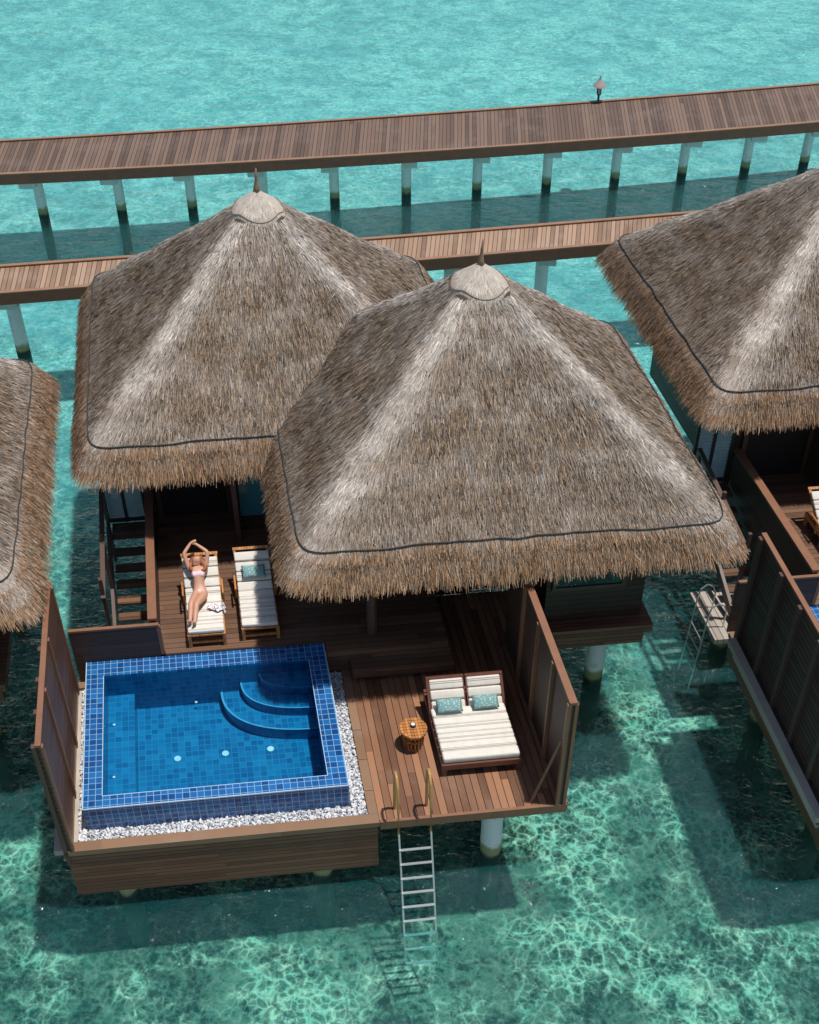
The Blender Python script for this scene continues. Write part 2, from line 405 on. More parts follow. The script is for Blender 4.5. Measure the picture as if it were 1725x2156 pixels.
# ---- water materials
def water_surface(name,tint,tint2,rough,bs,bd,scales,refl=1.0,diff=None):
    m=bpy.data.materials.new(name); m.use_nodes=True; nt=m.node_tree; nt.nodes.clear()
    out=N(nt,'ShaderNodeOutputMaterial'); geo=N(nt,'ShaderNodeNewGeometry'); pos=geo.outputs['Position']
    mp=N(nt,'ShaderNodeMapping'); LK(nt,pos,mp.inputs[0]); mp.inputs['Rotation'].default_value=(0,0,.3); mp.inputs['Scale'].default_value=(.75,1.25,1)
    h=None
    for sc,wt in scales:
        n=NOISE(nt,mp.outputs[0],sc,3,.55,.6)
        x=M(nt,'MULTIPLY',n.outputs[0],wt); h=x if h is None else M(nt,'ADD',h,x)
    bp=N(nt,'ShaderNodeBump'); bp.inputs['Strength'].default_value=bs; bp.inputs['Distance'].default_value=bd; LK(nt,h,bp.inputs['Height'])
    fr=N(nt,'ShaderNodeFresnel'); fr.inputs[0].default_value=1.33; LK(nt,bp.outputs[0],fr.inputs['Normal'])
    gl=N(nt,'ShaderNodeBsdfGlossy'); gl.inputs['Roughness'].default_value=rough; LK(nt,bp.outputs[0],gl.inputs['Normal'])
    tr=N(nt,'ShaderNodeBsdfTransparent')
    tn=NOISE(nt,mp.outputs[0],scales[0][0]*1.6,5,.6,1.0)
    LK(nt,MIX(nt,MR(nt,tn.outputs[0],.35,.65,0,1),tint,tint2),tr.inputs[0])
    body=tr.outputs[0]
    if diff:
        df=N(nt,'ShaderNodeBsdfDiffuse'); df.inputs[0].default_value=(*diff[0],1)
        m0=N(nt,'ShaderNodeMixShader'); m0.inputs[0].default_value=diff[1]; LK(nt,body,m0.inputs[1]); LK(nt,df.outputs[0],m0.inputs[2]); body=m0.outputs[0]
    mx=N(nt,'ShaderNodeMixShader'); LK(nt,M(nt,'MULTIPLY',fr.outputs[0],refl),mx.inputs[0]); LK(nt,body,mx.inputs[1]); LK(nt,gl.outputs[0],mx.inputs[2]); LK(nt,mx.outputs[0],out.inputs[0])
    return m
m_poolw=water_surface('pool_water',(.53,.84,.93),(.64,.91,.97),.03,.35,.05,[(2.2,1),(7,.3)])
m_sea=water_surface('sea_water',(.42,.82,.81),(.64,.95,.94),.06,1.0,.16,[(1.7,1),(4.5,.5),(13,.26)],1.0,((.015,.32,.35),.08))

# ------------------------------------------------------------- villa
def pillar(parent,o,a,b,z1,r=.165):
    mb=MB(); mb.tube([(a,b,-1.7),(a,b,z1)],r,20); return mb.make('pillar',m_pil,parent,o,smooth=False)
def part(R,name,mat,boxes,o=(0,0,0),**k):
    mb=MB()
    for b in boxes: mb.box(*b)
    return mb.make(name,mat,R,o,**k)
ZB=.40
def full_villa():
    o=(0,0,0)
    R=root('overwater_villa',0,0,0,'dark timber villa with thatched roofs, plunge pool and decks','villa','overwater villas')
    add_roof(R,7.17,5.63,0,roofA,o); add_roof(R,4.02,8.68,-.05,roofB,o)
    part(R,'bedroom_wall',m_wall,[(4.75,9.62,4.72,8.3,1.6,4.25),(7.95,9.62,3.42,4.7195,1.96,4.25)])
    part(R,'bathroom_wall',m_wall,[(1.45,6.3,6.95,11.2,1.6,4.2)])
    part(R,'bay_ledge',m_clad,[(7.90,9.76,3.14,4.9,1.78,1.955),(8.0,9.66,3.22,4.9,1.45,1.779)])
    part(R,'window',m_glass2,[(8.1,9.2,3.38,3.415,2.75,3.5)])
    part(R,'window_frame',m_darkrail,[(8.03,8.1,3.36,3.42,2.68,3.57),(9.2,9.27,3.36,3.42,2.68,3.57),(8.1,9.2,3.36,3.42,2.68,2.75)])
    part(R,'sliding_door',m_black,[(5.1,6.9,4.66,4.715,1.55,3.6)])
    part(R,'door_frame',m_cap,[(x,x+.06,4.62,4.71,1.5,3.6) for x in(5.04,5.95,6.9)]+[(5.04,6.96,4.625,4.715,3.601,3.66)])
    part(R,'shutter_frame',m_iron,[(.66,.72,6.82,6.88,1.98,3.7),(1.36,1.42,6.82,6.88,1.98,3.7),(1.0,1.06,6.82,6.88,1.98,3.7),(.72,1.36,6.83,6.87,1.98,2.06)])
    mb=MB()
    for i in range(20):
        z=2.1+i*.08; mb.obox(.73,.995,(6.83,z),(6.87,z+.045),.008); mb.obox(1.065,1.355,(6.83,z),(6.87,z+.045),.008)
    mb.make('louvre_shutter',m_shut,R,o)
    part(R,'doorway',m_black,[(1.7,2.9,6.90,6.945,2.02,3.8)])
    part(R,'door_post',m_darkrail,[(1.62,1.7,6.86,6.94,2.0,3.8)]); part(R,'door_post',m_darkrail,[(2.9,2.98,6.86,6.94,2.0,3.8)]); part(R,'door_post',m_darkrail,[(2.99,3.08,6.0,6.94,2.0,3.8)])
    part(R,'window',m_glass,[(3.12,3.62,6.42,6.46,2.25,3.5)])
    part(R,'window_frame',m_wall,[(3.08,3.12,6.38,6.46,2.0,3.6),(3.62,3.70,6.38,6.46,2.0,3.6),(3.12,3.62,6.38,6.46,2.0,2.25),(3.7,4.75,6.4,6.46,2.0,4.1)])
    # --- decks
    part(R,'upper_deck',m_deckV,[(1.56,6.26,3.39,6.95,1.86,2.0),(1.63,4.239,3.325,3.389,1.86,1.999),(4.24,6.26,3.10,3.389,1.86,1.9985)])
    part(R,'step',m_deckV,[(4.62,6.30,2.80,3.098,1.60,1.76),(4.24,6.30,3.105,3.2,1.5,1.855)])
    part(R,'deck_parapet',m_low,[(1.47,1.555,3.42,6.8,.95,2.72)])
    part(R,'parapet_rail',m_cap,[(1.44,1.585,3.39,6.82,2.722,2.77)])
    part(R,'lower_deck',m_deckU,[(4.605,7.40,.05,2.795,1.36,1.5),(6.31,7.92,2.797,4.7,1.36,1.498),(4.605,6.305,2.796,4.6,1.36,1.49)])
    part(R,'deck_fascia',m_cap,[(4.61,7.42,0.0,.048,1.33,1.505),(7.402,7.45,.05,3.0,1.33,1.50),(4.7,7.3,.25,.4,1.2,1.358),(4.7,7.3,2.4,2.55,1.2,1.358)])
    part(R,'deck_joist',m_wall,[(1.7,6.2,3.45,3.6,1.6,1.858),(1.7,6.2,5.6,5.75,1.6,1.858),(1.6,1.75,3.45,6.9,1.62,1.857),(4.9,9.5,4.9,8.2,1.4,1.598),(1.6,6.2,7.1,11,1.4,1.598)])
    # --- pool platform (open box)
    part(R,'platform_cladding',m_clad,[(.03,4.57,.015,.10,ZB,1.40),(.05,4.55,3.24,3.3,ZB,1.40),(.05,.11,.101,3.239,ZB,1.399),(4.49,4.55,.101,3.239,ZB,1.399),(.111,4.489,.101,3.239,ZB,.46)])
    part(R,'platform_frame',m_frame,[(0,4.6,0,.17,1.402,1.50),(0,.13,.172,3.33,1.402,1.498),(4.46,4.6,.172,3.12,1.402,1.499),(.131,.34,3.2,3.33,1.402,1.497)])
    part(R,'outer_ledge',m_grey,[(-.14,-.002,.05,3.1,1.38,1.49),(-.05,.02,.1,3.0,1.15,1.22)])
    part(R,'pebble_tray',m_grey,[(.131,4.459,.173,.40,1.402,1.43),(.131,.36,.401,3.199,1.402,1.43),(4.20,4.459,.401,3.1,1.402,1.43)])
    bm=bmesh.new(); bmesh.ops.create_icosphere(bm,subdivisions=1,radius=1); iv=np.array([v.co[:] for v in bm.verts]); ifc=[[v.index for v in f.verts] for f in bm.faces]; bm.free()
    V=[];F=[]
    areas=[(.20,.33,.19,3.18,1500),(4.22,4.45,.19,3.1,2300),(.34,4.22,.19,.37,2400)]
    for x0,x1,y0,y1,n in areas:
        for _ in range(n):
            s=random.uniform(.009,.024); e=np.array([s*random.uniform(.8,1.4),s*random.uniform(.8,1.2),s*random.uniform(.5,.9)])
            th=random.random()*6.28; p=iv*e+iv[:, [1,2,0]]*s*.18
            c,sn=math.cos(th),math.sin(th); p=np.stack([p[:,0]*c-p[:,1]*sn,p[:,0]*sn+p[:,1]*c,p[:,2]],1)
            ctr=np.array([random.uniform(x0+.01,x1-.01),random.uniform(y0,y1),1.440+random.random()*.045])
            b=len(V); V+=(p+ctr).tolist(); F+=[[b+i for i in f] for f in ifc]
    me=bpy.data.meshes.new('white_pebbles'); me.from_pydata([LIN(p) for p in V],[],F); me.materials.append(m_peb)
    ob=bpy.data.objects.new('white_pebbles',me); COL.objects.link(ob); ob.parent=R; ob['kind']='stuff'
    # pool
    ax0,ax1,by0,by1=.345,4.215,.385,3.32; ix0,ix1,iy0,iy1=.625,3.925,.60,2.99; zt=1.96; zf=1.1
    mb=MB()
    mb.box(ax0,ax1,by0,iy0,1.05,zt); mb.box(ax0,ax1,iy1,by1,1.05,zt); mb.box(ax0,ix0,iy0,iy1,1.05,zt-.0015); mb.box(ix1,ax1,iy0,iy1,1.05,zt-.0015)
    pool=mb.make('plunge_pool',[m_tileR],R,o)
    mb=MB()
    mb.box(ix0,ix1,iy0,iy1,.98,zf)
    k=.003
    mb.face([(ix0+k,iy0,zf),(ix0+k,iy1,zf),(ix0+k,iy1,zt-.01),(ix0+k,iy0,zt-.01)]); mb.face([(ix1-k,iy0,zf),(ix1-k,iy1,zf),(ix1-k,iy1,zt-.01),(ix1-k,iy0,zt-.01)])
    mb.face([(ix0,iy0+k,zf),(ix1,iy0+k,zf),(ix1,iy0+k,zt-.01),(ix0,iy0+k,zt-.01)]); mb.face([(ix0,iy1-k,zf),(ix1,iy1-k,zf),(ix1,iy1-k,zt-.01),(ix0,iy1-k,zt-.01)])
    mb.box(ix0+.004,ix0+.42,iy0+.004,iy1-.004,zf+.002,1.48)
    mb.make('basin',m_tileI,pool,o)
    for (ra,rb,z) in((1.48,.95,1.34),(1.14,.66,1.53),(.82,.38,1.71)):
        mb=MB(); n=28; cx,cy=ix1-.004,iy1-.004
        pts=[(cx-ra*math.sin(math.pi/2*(1-i/n))**.85 if i<n else cx, cy-rb*math.sin(math.pi/2*i/n)**.85 if i>0 else cy) for i in range(n+1)]
        mb.face([(p[0],p[1],z) for p in pts]+[(cx,cy,z)])
        for i in range(n):
            p,q=pts[i],pts[i+1]; L=i*.07
            mb.face([(p[0],p[1],zf),(q[0],q[1],zf),(q[0],q[1],z),(p[0],p[1],z)],0,[(L,zf),(L+.07,zf),(L+.07,z),(L,z)])
            f=.98
            P=[(cx+(w[0]-cx)*g,cy+(w[1]-cy)*g,z+.004) for w,g in((p,1.004),(q,1.004),(q,f),(p,f))]
            mb.face(P,1)
        mb.make('pool_step',[m_tileI,m_tileE],pool,o)
    for (x,y,z) in((1.66,1.86,zf+.004),(2.42,1.88,zf+.004),(3.14,1.89,zf+.004),(2.02,iy1-.1,1.25),(.72,1.3,1.485),(.72,2.35,1.485)):
        mb=MB(); r=.055 if z<1.2 else .022; mb.tube([(x,y,z),(x,y,z+.012)],r,14); mb.make('pool_fitting',m_white,pool,o)
    mb=MB(); mb.face([(ix0,iy0,1.925),(ix1,iy0,1.925),(ix1,iy1,1.925),(ix0,iy1,1.925)]); mb.make('pool_water',m_poolw,pool,o)
    part(pool,'tile_edge_trim',m_trim,[(x0,x1,y0,y1,zt-.02,zt+.003) for (x0,x1,y0,y1) in((ax0,ax1,by0-.006,by0+.006),(ax0-.006,ax0+.006,by0,by1),(ax1-.006,ax1+.006,by0,by1),(ix0-.005,ix1+.005,iy0-.007,iy0+.002),(ix0-.007,ix0+.002,iy0,iy1),(ix1-.002,ix1+.007,iy0,iy1))])
    # --- privacy screens
    part(R,'privacy_screen',m_scr,[(.095,.125,.02,3.17,1.505,3.86)])
    part(R,'screen_outer_face',m_scro,[(.068,.094,.02,3.17,1.505,3.86)])
    part(R,'screen_rail',m_cap,[(.06,.14,.0,3.2,3.862,3.905)]+[(.127,.16,y,y+.07,1.5,3.86) for y in(.0,1.0,1.98,3.1)])
    part(R,'screen_post',m_darkrail,[(.005,.066,y,y+.08,1.2,3.86) for y in(.0,.6,1.2,1.8,2.4,3.1)])
    part(R,'low_screen',m_low,[(.17,1.56,3.335,3.385,1.50,2.64)])
    part(R,'low_screen_rail',m_cap,[(.17,1.60,3.328,3.388,2.642,2.68),(1.561,1.62,3.33,3.388,2.0,2.64)])
    part(R,'lattice_screen',m_lat,[(7.30,7.35,.02,3.4,1.505,3.76)])
    part(R,'lattice_screen_rail',m_cap,[(7.27,7.38,.0,3.4,3.762,3.81)]+[(7.245,7.298,y,y+.06,1.505,3.76) for y in(.0,.8,1.6,2.4)]+[(7.352,7.40,0,.06,1.5,3.76),(7.25,7.298,.061,3.3,1.505,1.6)])
    mb=MB(); mb.tube([(6.9,.12,1.5),(7.26,.10,2.9)],.022,6); mb.make('screen_brace',m_cap,R,o)
    # --- stair to the swim platform
    mb=MB()
    mb.box(.75,1.42,6.42,6.8,1.9,1.98)
    for i in range(7):
        y=6.10-i*.28; z=1.80-i*.14; mb.box(.76,1.42,y,y+.2,z-.04,z)
    mb.make('stair',m_deckV,R,o)
    mb=MB()
    mb.obox(.67,.73,(4.2,.85),(6.6,1.97),.2)
    for y in(4.25,5.4,6.6): mb.box(.67,.73,y,y+.06,1.2,2.9)
    mb.obox(.66,.74,(4.2,2.5),(6.7,2.9),.05)
    mb.make('stair_handrail',m_darkrail,R,o)
    P0=.29
    part(R,'swim_platform',m_plat,[(-.10+P0,.98+P0,3.80,5.05,.72,.82),(P0,.9+P0,3.9,4.0,.6,.719),(P0,.9+P0,4.9,5.0,.6,.719)])
    mb=MB()
    for y in(4.1,4.62):
        mb.tube([(.16+P0,y,.82),(.16+P0,y,1.2),(.10+P0,y,1.36),(-.02+P0,y,1.42),(-.13+P0,y,1.32),(-.16+P0,y,1.1),(-.2+P0,y,0),(-.24+P0,y,-.8)],.015,8)
    for z in(.5,.22,-.06,-.34): mb.tube([(P0-.17-(1.1-z)*.03,4.1,z),(P0-.17-(1.1-z)*.03,4.62,z)],.012,6)
    mb.make('swim_ladder',m_steel,R,o)
    # --- ladder off the deck
    lad=MB()
    for a in(4.86,5.34):
        lad.tube([(a,-.13,1.36),(a-.03,-.5,.75),(a-.07,-.94,0),(a-.09,-1.2,-.42)],.016,8)
    for i in range(9):
        s=i/10+.05; b=-.22-1.16*s; z=1.25-1.95*s; d=.02+.08*s
        lad.obox(4.86-d,5.34-d,(b-.018,z),(b+.018,z),.014)
    lo=lad.make('ladder',m_steel,R,o)
    for a in(4.86,5.34):
        mb=MB(); mb.tube([(a,-.13,1.30),(a,-.10,1.9),(a,-.06,2.35),(a,.02,2.5),(a,.12,2.5),(a,.19,2.38),(a,.22,2.0),(a,.23,1.5)],.023,8); mb.make('handrail',m_gold,lo,o,smooth=True)
    mb=MB(); mb.tube([(5.05,3.45,1.99),(5.05,3.45,4.1)],.09,10); mb.make('veranda_post',m_darkrail,R,o)
    for (a,b,z) in((6.4,.35,1.2),(9.11,3.80,1.45),(3.72,.28,.97),(.72,.28,.97),(3.72,2.6,.97),(.7,2.6,.97),(6.4,2.5,1.2),(2.2,5.68,1.6),(5.6,5.68,1.6),(9.1,7.6,1.4),(5.9,8.0,1.4),(2.2,9.8,1.4),(5.6,9.8,1.4),(.7,4.45,.6)):
        pillar(R,o,a,b,z)
    return R
villa=full_villa()
def deep_copy(o,parent=None):
    n=o.copy(); COL.objects.link(n)
    if parent: n.parent=parent; n.matrix_parent_inverse=o.matrix_parent_inverse.copy()
    for c in list(o.children): deep_copy(c,n)
    return n
v2=deep_copy(villa); v2.location=W(11.0,-.10,0); v2['label']='neighbouring dark timber villa with thatched roof and tall slatted screen'
LONG=('privacy_screen','screen_outer_face','screen_rail','screen_post','platform_cladding','platform_frame','outer_ledge','pebble_tray','white_pebbles','plunge_pool')
for c in v2.children:
    nm=c.name.split('.')[0]
    if nm=='thatched_roof':
        d=LIN((-.11,.50,0)); c.location=(c.location.x+d[0],c.location.y+d[1],c.location.z)
    elif nm in LONG:      # this neighbour's pool platform is a little longer and shallower
        c.scale=(1,1.22,1); d=LIN((.08,-.72,0)); c.location=(c.location.x+d[0]*.9,c.location.y+d[1],c.location.z)
        if nm=='platform_cladding': c.scale=(1,1.22,.50); c.location.z=1.4*(1-.50)
        if nm=='outer_ledge': c.location.z=.16
    elif nm in('swim_platform','swim_ladder'):
        d=LIN((.05,.0,0)); c.location=(c.location.x+d[0],c.location.y+d[1],0)
v3=root('overwater_villa',-10.70,-.15,0,'neighbouring villa with shaggy thatched roof over the lagoon','villa','overwater villas')
for c in villa.children:
    if c.name.split('.')[0] in('bedroom_wall','bay_ledge') or (c.name.startswith('thatched_roof') and c.data==roofA): deep_copy(c,v3)
for c in [c for c in villa.children if c.name.startswith('pillar')]:
    xs=[v.co.x for v in c.data.vertices]
    if sum(xs)/len(xs)>3.8 : deep_copy(c,v3)

# ------------------------------------------------------------- furniture
def pillow(mb,c,w,h,t,ang,mi=0,n=12):
    def P(u,v,s):
        e=(1-abs(u)**3)*(1-abs(v)**3)
        x=u*w/2*(1-.05*(1-v*v)); y=v*h/2*(1-.05*(1-u*u)); zz=s*t/2*e**.55
        return (c[0]+x, c[1]+y*math.cos(ang)-zz*math.sin(ang), c[2]+y*math.sin(ang)+zz*math.cos(ang))
    for s in(1,-1):
        for i in range(n):
            for j in range(n):
                u0,u1=-1+2*i/n,-1+2*(i+1)/n; v0,v1=-1+2*j/n,-1+2*(j+1)/n
                q=[P(u0,v0,s),P(u1,v0,s),P(u1,v1,s),P(u0,v1,s)]
                if s<0: q.reverse()
                mb.face(q,mi)
def lounger(a0,a1,b0,z0,label):
    R=root('sun_lounger',(a0+a1)/2,b0+.7,z0,label,'sun lounger','wooden sun loungers'); o=((a0+a1)/2,b0+.7,z0)
    bb=b0+.82; be=b0+1.38; zt=z0+.29; ze=z0+.70
    mb=MB()
    mb.box(a0+.0,a0+.05,b0-.05,b0+1.32,z0+.20,z0+.285); mb.box(a1-.05,a1,b0-.05,b0+1.32,z0+.20,z0+.285)
    for k in range(9): mb.box(a0+.05,a1-.05,b0-.04+k*.1,b0+.02+k*.1,z0+.245,z0+.28)
    for x in(a0+.001,a1-.056):
        for y in(b0-.04,b0+.62,b0+1.26): mb.box(x,x+.055,y,y+.055,z0+.002,z0+.199)
    mb.box(a0+.06,a1-.06,b0-.03,b0,z0+.08,z0+.12)
    mb.make('frame',m_orange,R,o)
    mb=MB(); mb.obox(a0+.01,a0+.055,(bb,zt-.03),(be+.05,ze+.01),.035); mb.obox(a1-.055,a1-.01,(bb,zt-.03),(be+.05,ze+.01),.035)
    for k in range(5):
        f=k/5+.1; mb.obox(a0+.057,a1-.057,(bb+(be-bb)*f,zt-.03+(ze-zt)*f),(bb+(be-bb)*(f+.1),zt-.03+(ze-zt)*(f+.1)),.03)
    mb.obox(a0+.0,a1-.0,(be+.052,ze+.012),(be+.09,ze+.04),.045)
    mb.box(a0-.035,a0-.005,b0+.75,b0+1.1,z0+.42,z0+.45); mb.box(a0-.035,a0-.005,b0+.8,b0+.84,z0+.2,z0+.419); mb.box(a1+.005,a1+.035,b0+.75,b0+1.1,z0+.42,z0+.45); mb.box(a1+.005,a1+.035,b0+.8,b0+.84,z0+.2,z0+.419)
    mb.make('backrest',m_orange,R,o)
    mb=MB(); n=5
    for k in range(n):
        y0=b0-.03+(bb-b0+.03)*k/n; y1=b0-.03+(bb-b0+.03)*(k+1)/n-.004; mb.box(a0+.015,a1-.015,y0,y1,zt,zt+.075)
    n=4; d=Vector((be-bb,ze-zt))
    for k in range(n):
        f0=k/n+.01; f1=(k+1)/n-.004; mb.obox(a0+.015,a1-.015,(bb+d.x*f0,zt+.006+d.y*f0),(bb+d.x*f1,zt+.006+d.y*f1),.07)
    mb.make('mattress',m_cream,R,o,bevel=.022)
    return R
lounger(2.02,2.64,3.46,2.0,'teak sun lounger with cream striped mattress under a sunbathing woman')
lounger(2.90,3.52,3.52,2.0,'teak sun lounger with cream striped mattress and teal cushion')
def cushion(a,b,z,w,h,ang,label):
    mb=MB(); pillow(mb,(a,b,z),w,h,.12,ang)
    ob=mb.make('cushion',m_teal,None,(a,b,z),smooth=True); ob.location=W(a,b,z); ob['label']=label; ob['category']='cushion'; ob['group']='teal patterned cushions'
    return ob
cushion(3.21,4.52,2.60,.40,.22,.62,'teal patterned cushion on the backrest of a sun lounger')
lounger(13.32,13.94,4.00,2.0,'teak sun lounger with cream striped mattress on neighbouring deck')
def daybed(a0,a1,b0,z0):
    R=root('daybed',(a0+a1)/2,b0+.7,z0,'double daybed with cream striped mattress and two raised headrests','daybed'); o=((a0+a1)/2,b0+.7,z0)
    mb=MB(); 
    mb.box(a0,a1,b0-.06,b0-.001,z0+.16,z0+.27); mb.box(a0,a0+.05,b0,b0+1.42,z0+.16,z0+.27); mb.box(a1-.05,a1,b0,b0+1.42,z0+.16,z0+.27); mb.box(a0,a1,b0+1.421,b0+1.48,z0+.16,z0+.30)
    mb.box(a0+.05,a1-.05,b0,b0+1.42,z0+.2,z0+.25)
    for x in(a0+.002,a1-.072):
        for y in(b0-.05,b0+1.40): mb.box(x,x+.07,y,y+.07,z0+.002,z0+.159)
    mid=(a0+a1)/2
    for s0,s1 in((a0+.0,mid-.012),(mid+.012,a1-.0)):
        mb.obox(s0,s0+.04,(b0+.98,z0+.27),(b0+1.33,z0+.70),.05); mb.obox(s1-.04,s1,(b0+.98,z0+.27),(b0+1.33,z0+.70),.05); mb.obox(s0,s1,(b0+1.332,z0+.702),(b0+1.36,z0+.735),.06)
    mb.make('frame',m_redwood,R,o)
    mb=MB(); n=6
    for k in range(n):
        y0=b0-.03+1.03*k/n; y1=b0-.03+1.03*(k+1)/n-.004; mb.box(a0+.02,a1-.02,y0,y1,z0+.272,z0+.39)
    mb.make('mattress',m_cream,R,o,bevel=.03)
    mb=MB()
    for s0,s1 in((a0+.045,mid-.03),(mid+.03,a1-.045)):
        for k in range(3):
            f0=k/3+.02;f1=(k+1)/3-.01; mb.obox(s0,s1,(b0+1.0+.33*f0,z0+.30+.40*f0),(b0+1.0+.33*f1,z0+.30+.40*f1),.075)
    mb.make('headrest',m_cream,R,o,bevel=.025)
    return R
daybed(5.68,6.90,.78,1.5)
cushion(5.98,1.70,2.01,.42,.22,.7,'teal patterned cushion leaning on the daybed headrest')
cushion(6.56,1.72,2.01,.42,.22,.7,'teal patterned cushion leaning on the daybed headrest')
# side table
R=root('side_table',5.36,1.40,1.5,'round orange teak side table with slatted barrel base','side table'); o=(5.36,1.40,1.5)
mb=MB()
for k in range(7):
    y0=-.21+k*.06; y1=y0+.052
    h=lambda y: math.sqrt(max(.0,.212**2-y*y))
    w=[h(y0),h(y1)]; 
    if min(w)<.03: w=[max(x,.06) for x in w]
    q=[(5.36-w[0],1.40+y0),(5.36+w[0],1.40+y0),(5.36+w[1],1.40+y1),(5.36-w[1],1.40+y1)]
    mb.hexa([(x,y,1.885) for x,y in q]+[(x,y,1.91) for x,y in q])
mb.tube([(5.36,1.40,1.855),(5.36,1.40,1.884)],.205,28); mb.make('table_top',m_orange,R,o)
mb=MB()
for k in range(16):
    t=2*math.pi*k/16; path=[]
    for z,r in((1.51,.13),(1.6,.15),(1.69,.158),(1.78,.15),(1.855,.13)): path.append((5.36+r*math.cos(t),1.40+r*math.sin(t),z))
    mb.tube(path,.014,6)
mb.tube([(5.36,1.40,1.502),(5.36,1.40,1.53)],.15,20); mb.tube([(5.36,1.40,1.68),(5.36,1.40,1.71)],.15,20)
mb.make('barrel_base',m_orange,R,o)
R=root('ashtray',5.36,1.43,1.91,'small dark ashtray on the round side table','ashtray'); o=(5.36,1.43,1.91)
mb=MB(); mb.tube([(5.36,1.43,1.911),(5.36,1.43,1.925),(5.36,1.43,1.955)],[.035,.045,.04],12); mb.make('bowl',m_iron,R,o)
mb=MB(); mb.tube([(5.36,1.43,1.956),(5.36,1.43,1.962)],.03,12); mb.make('ash',m_white,R,o)

# ------------------------------------------------------------- person
def skin(name,verts,edges,mat,parent,o,rootv=0,sub=2):
    me=bpy.data.meshes.new(name); me.from_pydata([LIN((v[0]-o[0],v[1]-o[1],v[2]-o[2])) for v in verts],edges,[])
    ob=bpy.data.objects.new(name,me); COL.objects.link(ob); ob.parent=parent
    md=ob.modifiers.new('Skin','SKIN'); md.use_smooth_shade=True
    if me.skin_vertices:
        for i,v in enumerate(verts):
            sv=me.skin_vertices[0].data[i]; r=v[3]; sv.radius=(r,r) if not isinstance(r,tuple) else r
            sv.use_root=(i==rootv)
    sm=ob.modifiers.new('Sub','SUBSURF'); sm.levels=sub; sm.render_levels=sub
    me.materials.append(mat); return ob
po=(2.28,4.2,2.37); PR=root('person',2.28,4.24,2.37,'woman in pale bikini reclining with both arms raised overhead','person')
V=[];E=[]
def add(p,par=None):
    V.append(p); 
    if par is not None: E.append((par,len(V)-1))
    return len(V)-1
cx=2.29
pel=add((cx,4.19,2.475,.105)); wa=add((cx,4.275,2.555,.082),pel); ch=add((cx,4.40,2.66,.105),wa); up=add((cx,4.475,2.715,.09),ch); nk=add((cx,4.53,2.765,.040),up)
jaw=add((cx,4.562,2.802,.070),nk); hd=add((cx,4.605,2.835,.100),jaw); ht=add((cx,4.655,2.868,.090),hd)
nose=add((cx,4.548,2.912,.014),hd)
for s,elb,hand in((-1,(2.09,4.66,2.95),(2.22,4.80,3.05)),(1,(2.49,4.66,2.95),(2.32,4.78,3.03))):
    sh=add((cx+s*.135,4.50,2.725,.046),up)
    e=add((*elb,.036),sh); wr=add((hand[0],hand[1],hand[2],.025),e)
    dx=-s*.05
    pm=add((hand[0]+dx,hand[1]+.02,hand[2]+.02,.026),wr)
    for k,(l,off) in enumerate(((.045,-.018),(.055,-.006),(.052,.006),(.042,.018))):
        f1=add((hand[0]+dx*1.5,hand[1]+.02+off,hand[2]+.035,.0085),pm); add((hand[0]+dx*1.5-s*l*.5,hand[1]+.02+off*1.2,hand[2]+.03,.007),f1)
    th=add((hand[0]+dx*.9,hand[1]-.02,hand[2]+.03,.009),pm); add((hand[0]+dx*1.3,hand[1]-.035,hand[2]+.045,.008),th)
for s,kn,an in((-1,(2.13,3.86,2.56),(2.09,3.56,2.425)),(1,(2.215,3.83,2.55),(2.16,3.53,2.425))):
    hp=add((cx+s*.065,4.12,2.475,.085),pel); md_=add((( cx+s*.065+kn[0])/2,(4.12+kn[1])/2,(2.47+kn[2])/2+.01,.072),hp)
    k=add((*kn,.052),md_); cf=add(((kn[0]+an[0])/2,(kn[1]+an[1])/2+.01,(kn[2]+an[2])/2-.01,.048),k); a=add((*an,.030),cf)
    h=add((an[0],an[1]-.03,an[2]+.012,.032),a); bl=add((an[0]-.012,an[1]-.055,an[2]+.065,.026),h); add((an[0]-.018,an[1]-.075,an[2]+.105,.018),bl)
skin('body',V,E,m_skin,PR,po)
skin('bikini_top',[(cx-.055,4.385,2.715,.078),(cx,4.40,2.715,.055),(cx+.055,4.385,2.715,.078),(cx-.10,4.41,2.655,.045),(cx+.10,4.41,2.655,.045)],[(0,1),(1,2),(0,3),(2,4)],m_bik,PR,po,1)
skin('bikini_bottom',[(cx-.085,4.185,2.50,.095),(cx,4.165,2.515,.118),(cx+.085,4.185,2.50,.095),(cx-.015,4.08,2.515,.075)],[(0,1),(1,2),(1,3)],m_bik,PR,po,1)
hc=(cx,4.650,2.812)
skin('hair',[(*hc,.140),(cx-.085,4.62,2.79,.07),(cx+.085,4.62,2.79,.07),(cx-.125,4.55,2.775,.045),(cx+.12,4.56,2.78,.05),(cx-.115,4.48,2.77,.035),(cx+.135,4.49,2.765,.04),(cx+.115,4.42,2.775,.028),(cx-.09,4.43,2.765,.02),(cx,4.70,2.86,.10),(cx+.06,4.40,2.78,.018)],[(0,1),(0,2),(1,3),(2,4),(3,5),(4,6),(6,7),(5,8),(0,9),(7,10)],m_hair,PR,po,0)
for s in(-1,1):
    mb=MB(); mb.tube([(cx+s*.028,4.573,2.886,),(cx+s*.028,4.566,2.898)],[.011,.007],8); mb.make('eye',m_eye,PR,po)
mb=MB(); mb.tube([(cx-.02,4.530,2.860),(cx,4.526,2.866),(cx+.02,4.530,2.860)],[.005,.009,.005],8); mb.make('mouth',m_lip,PR,po)
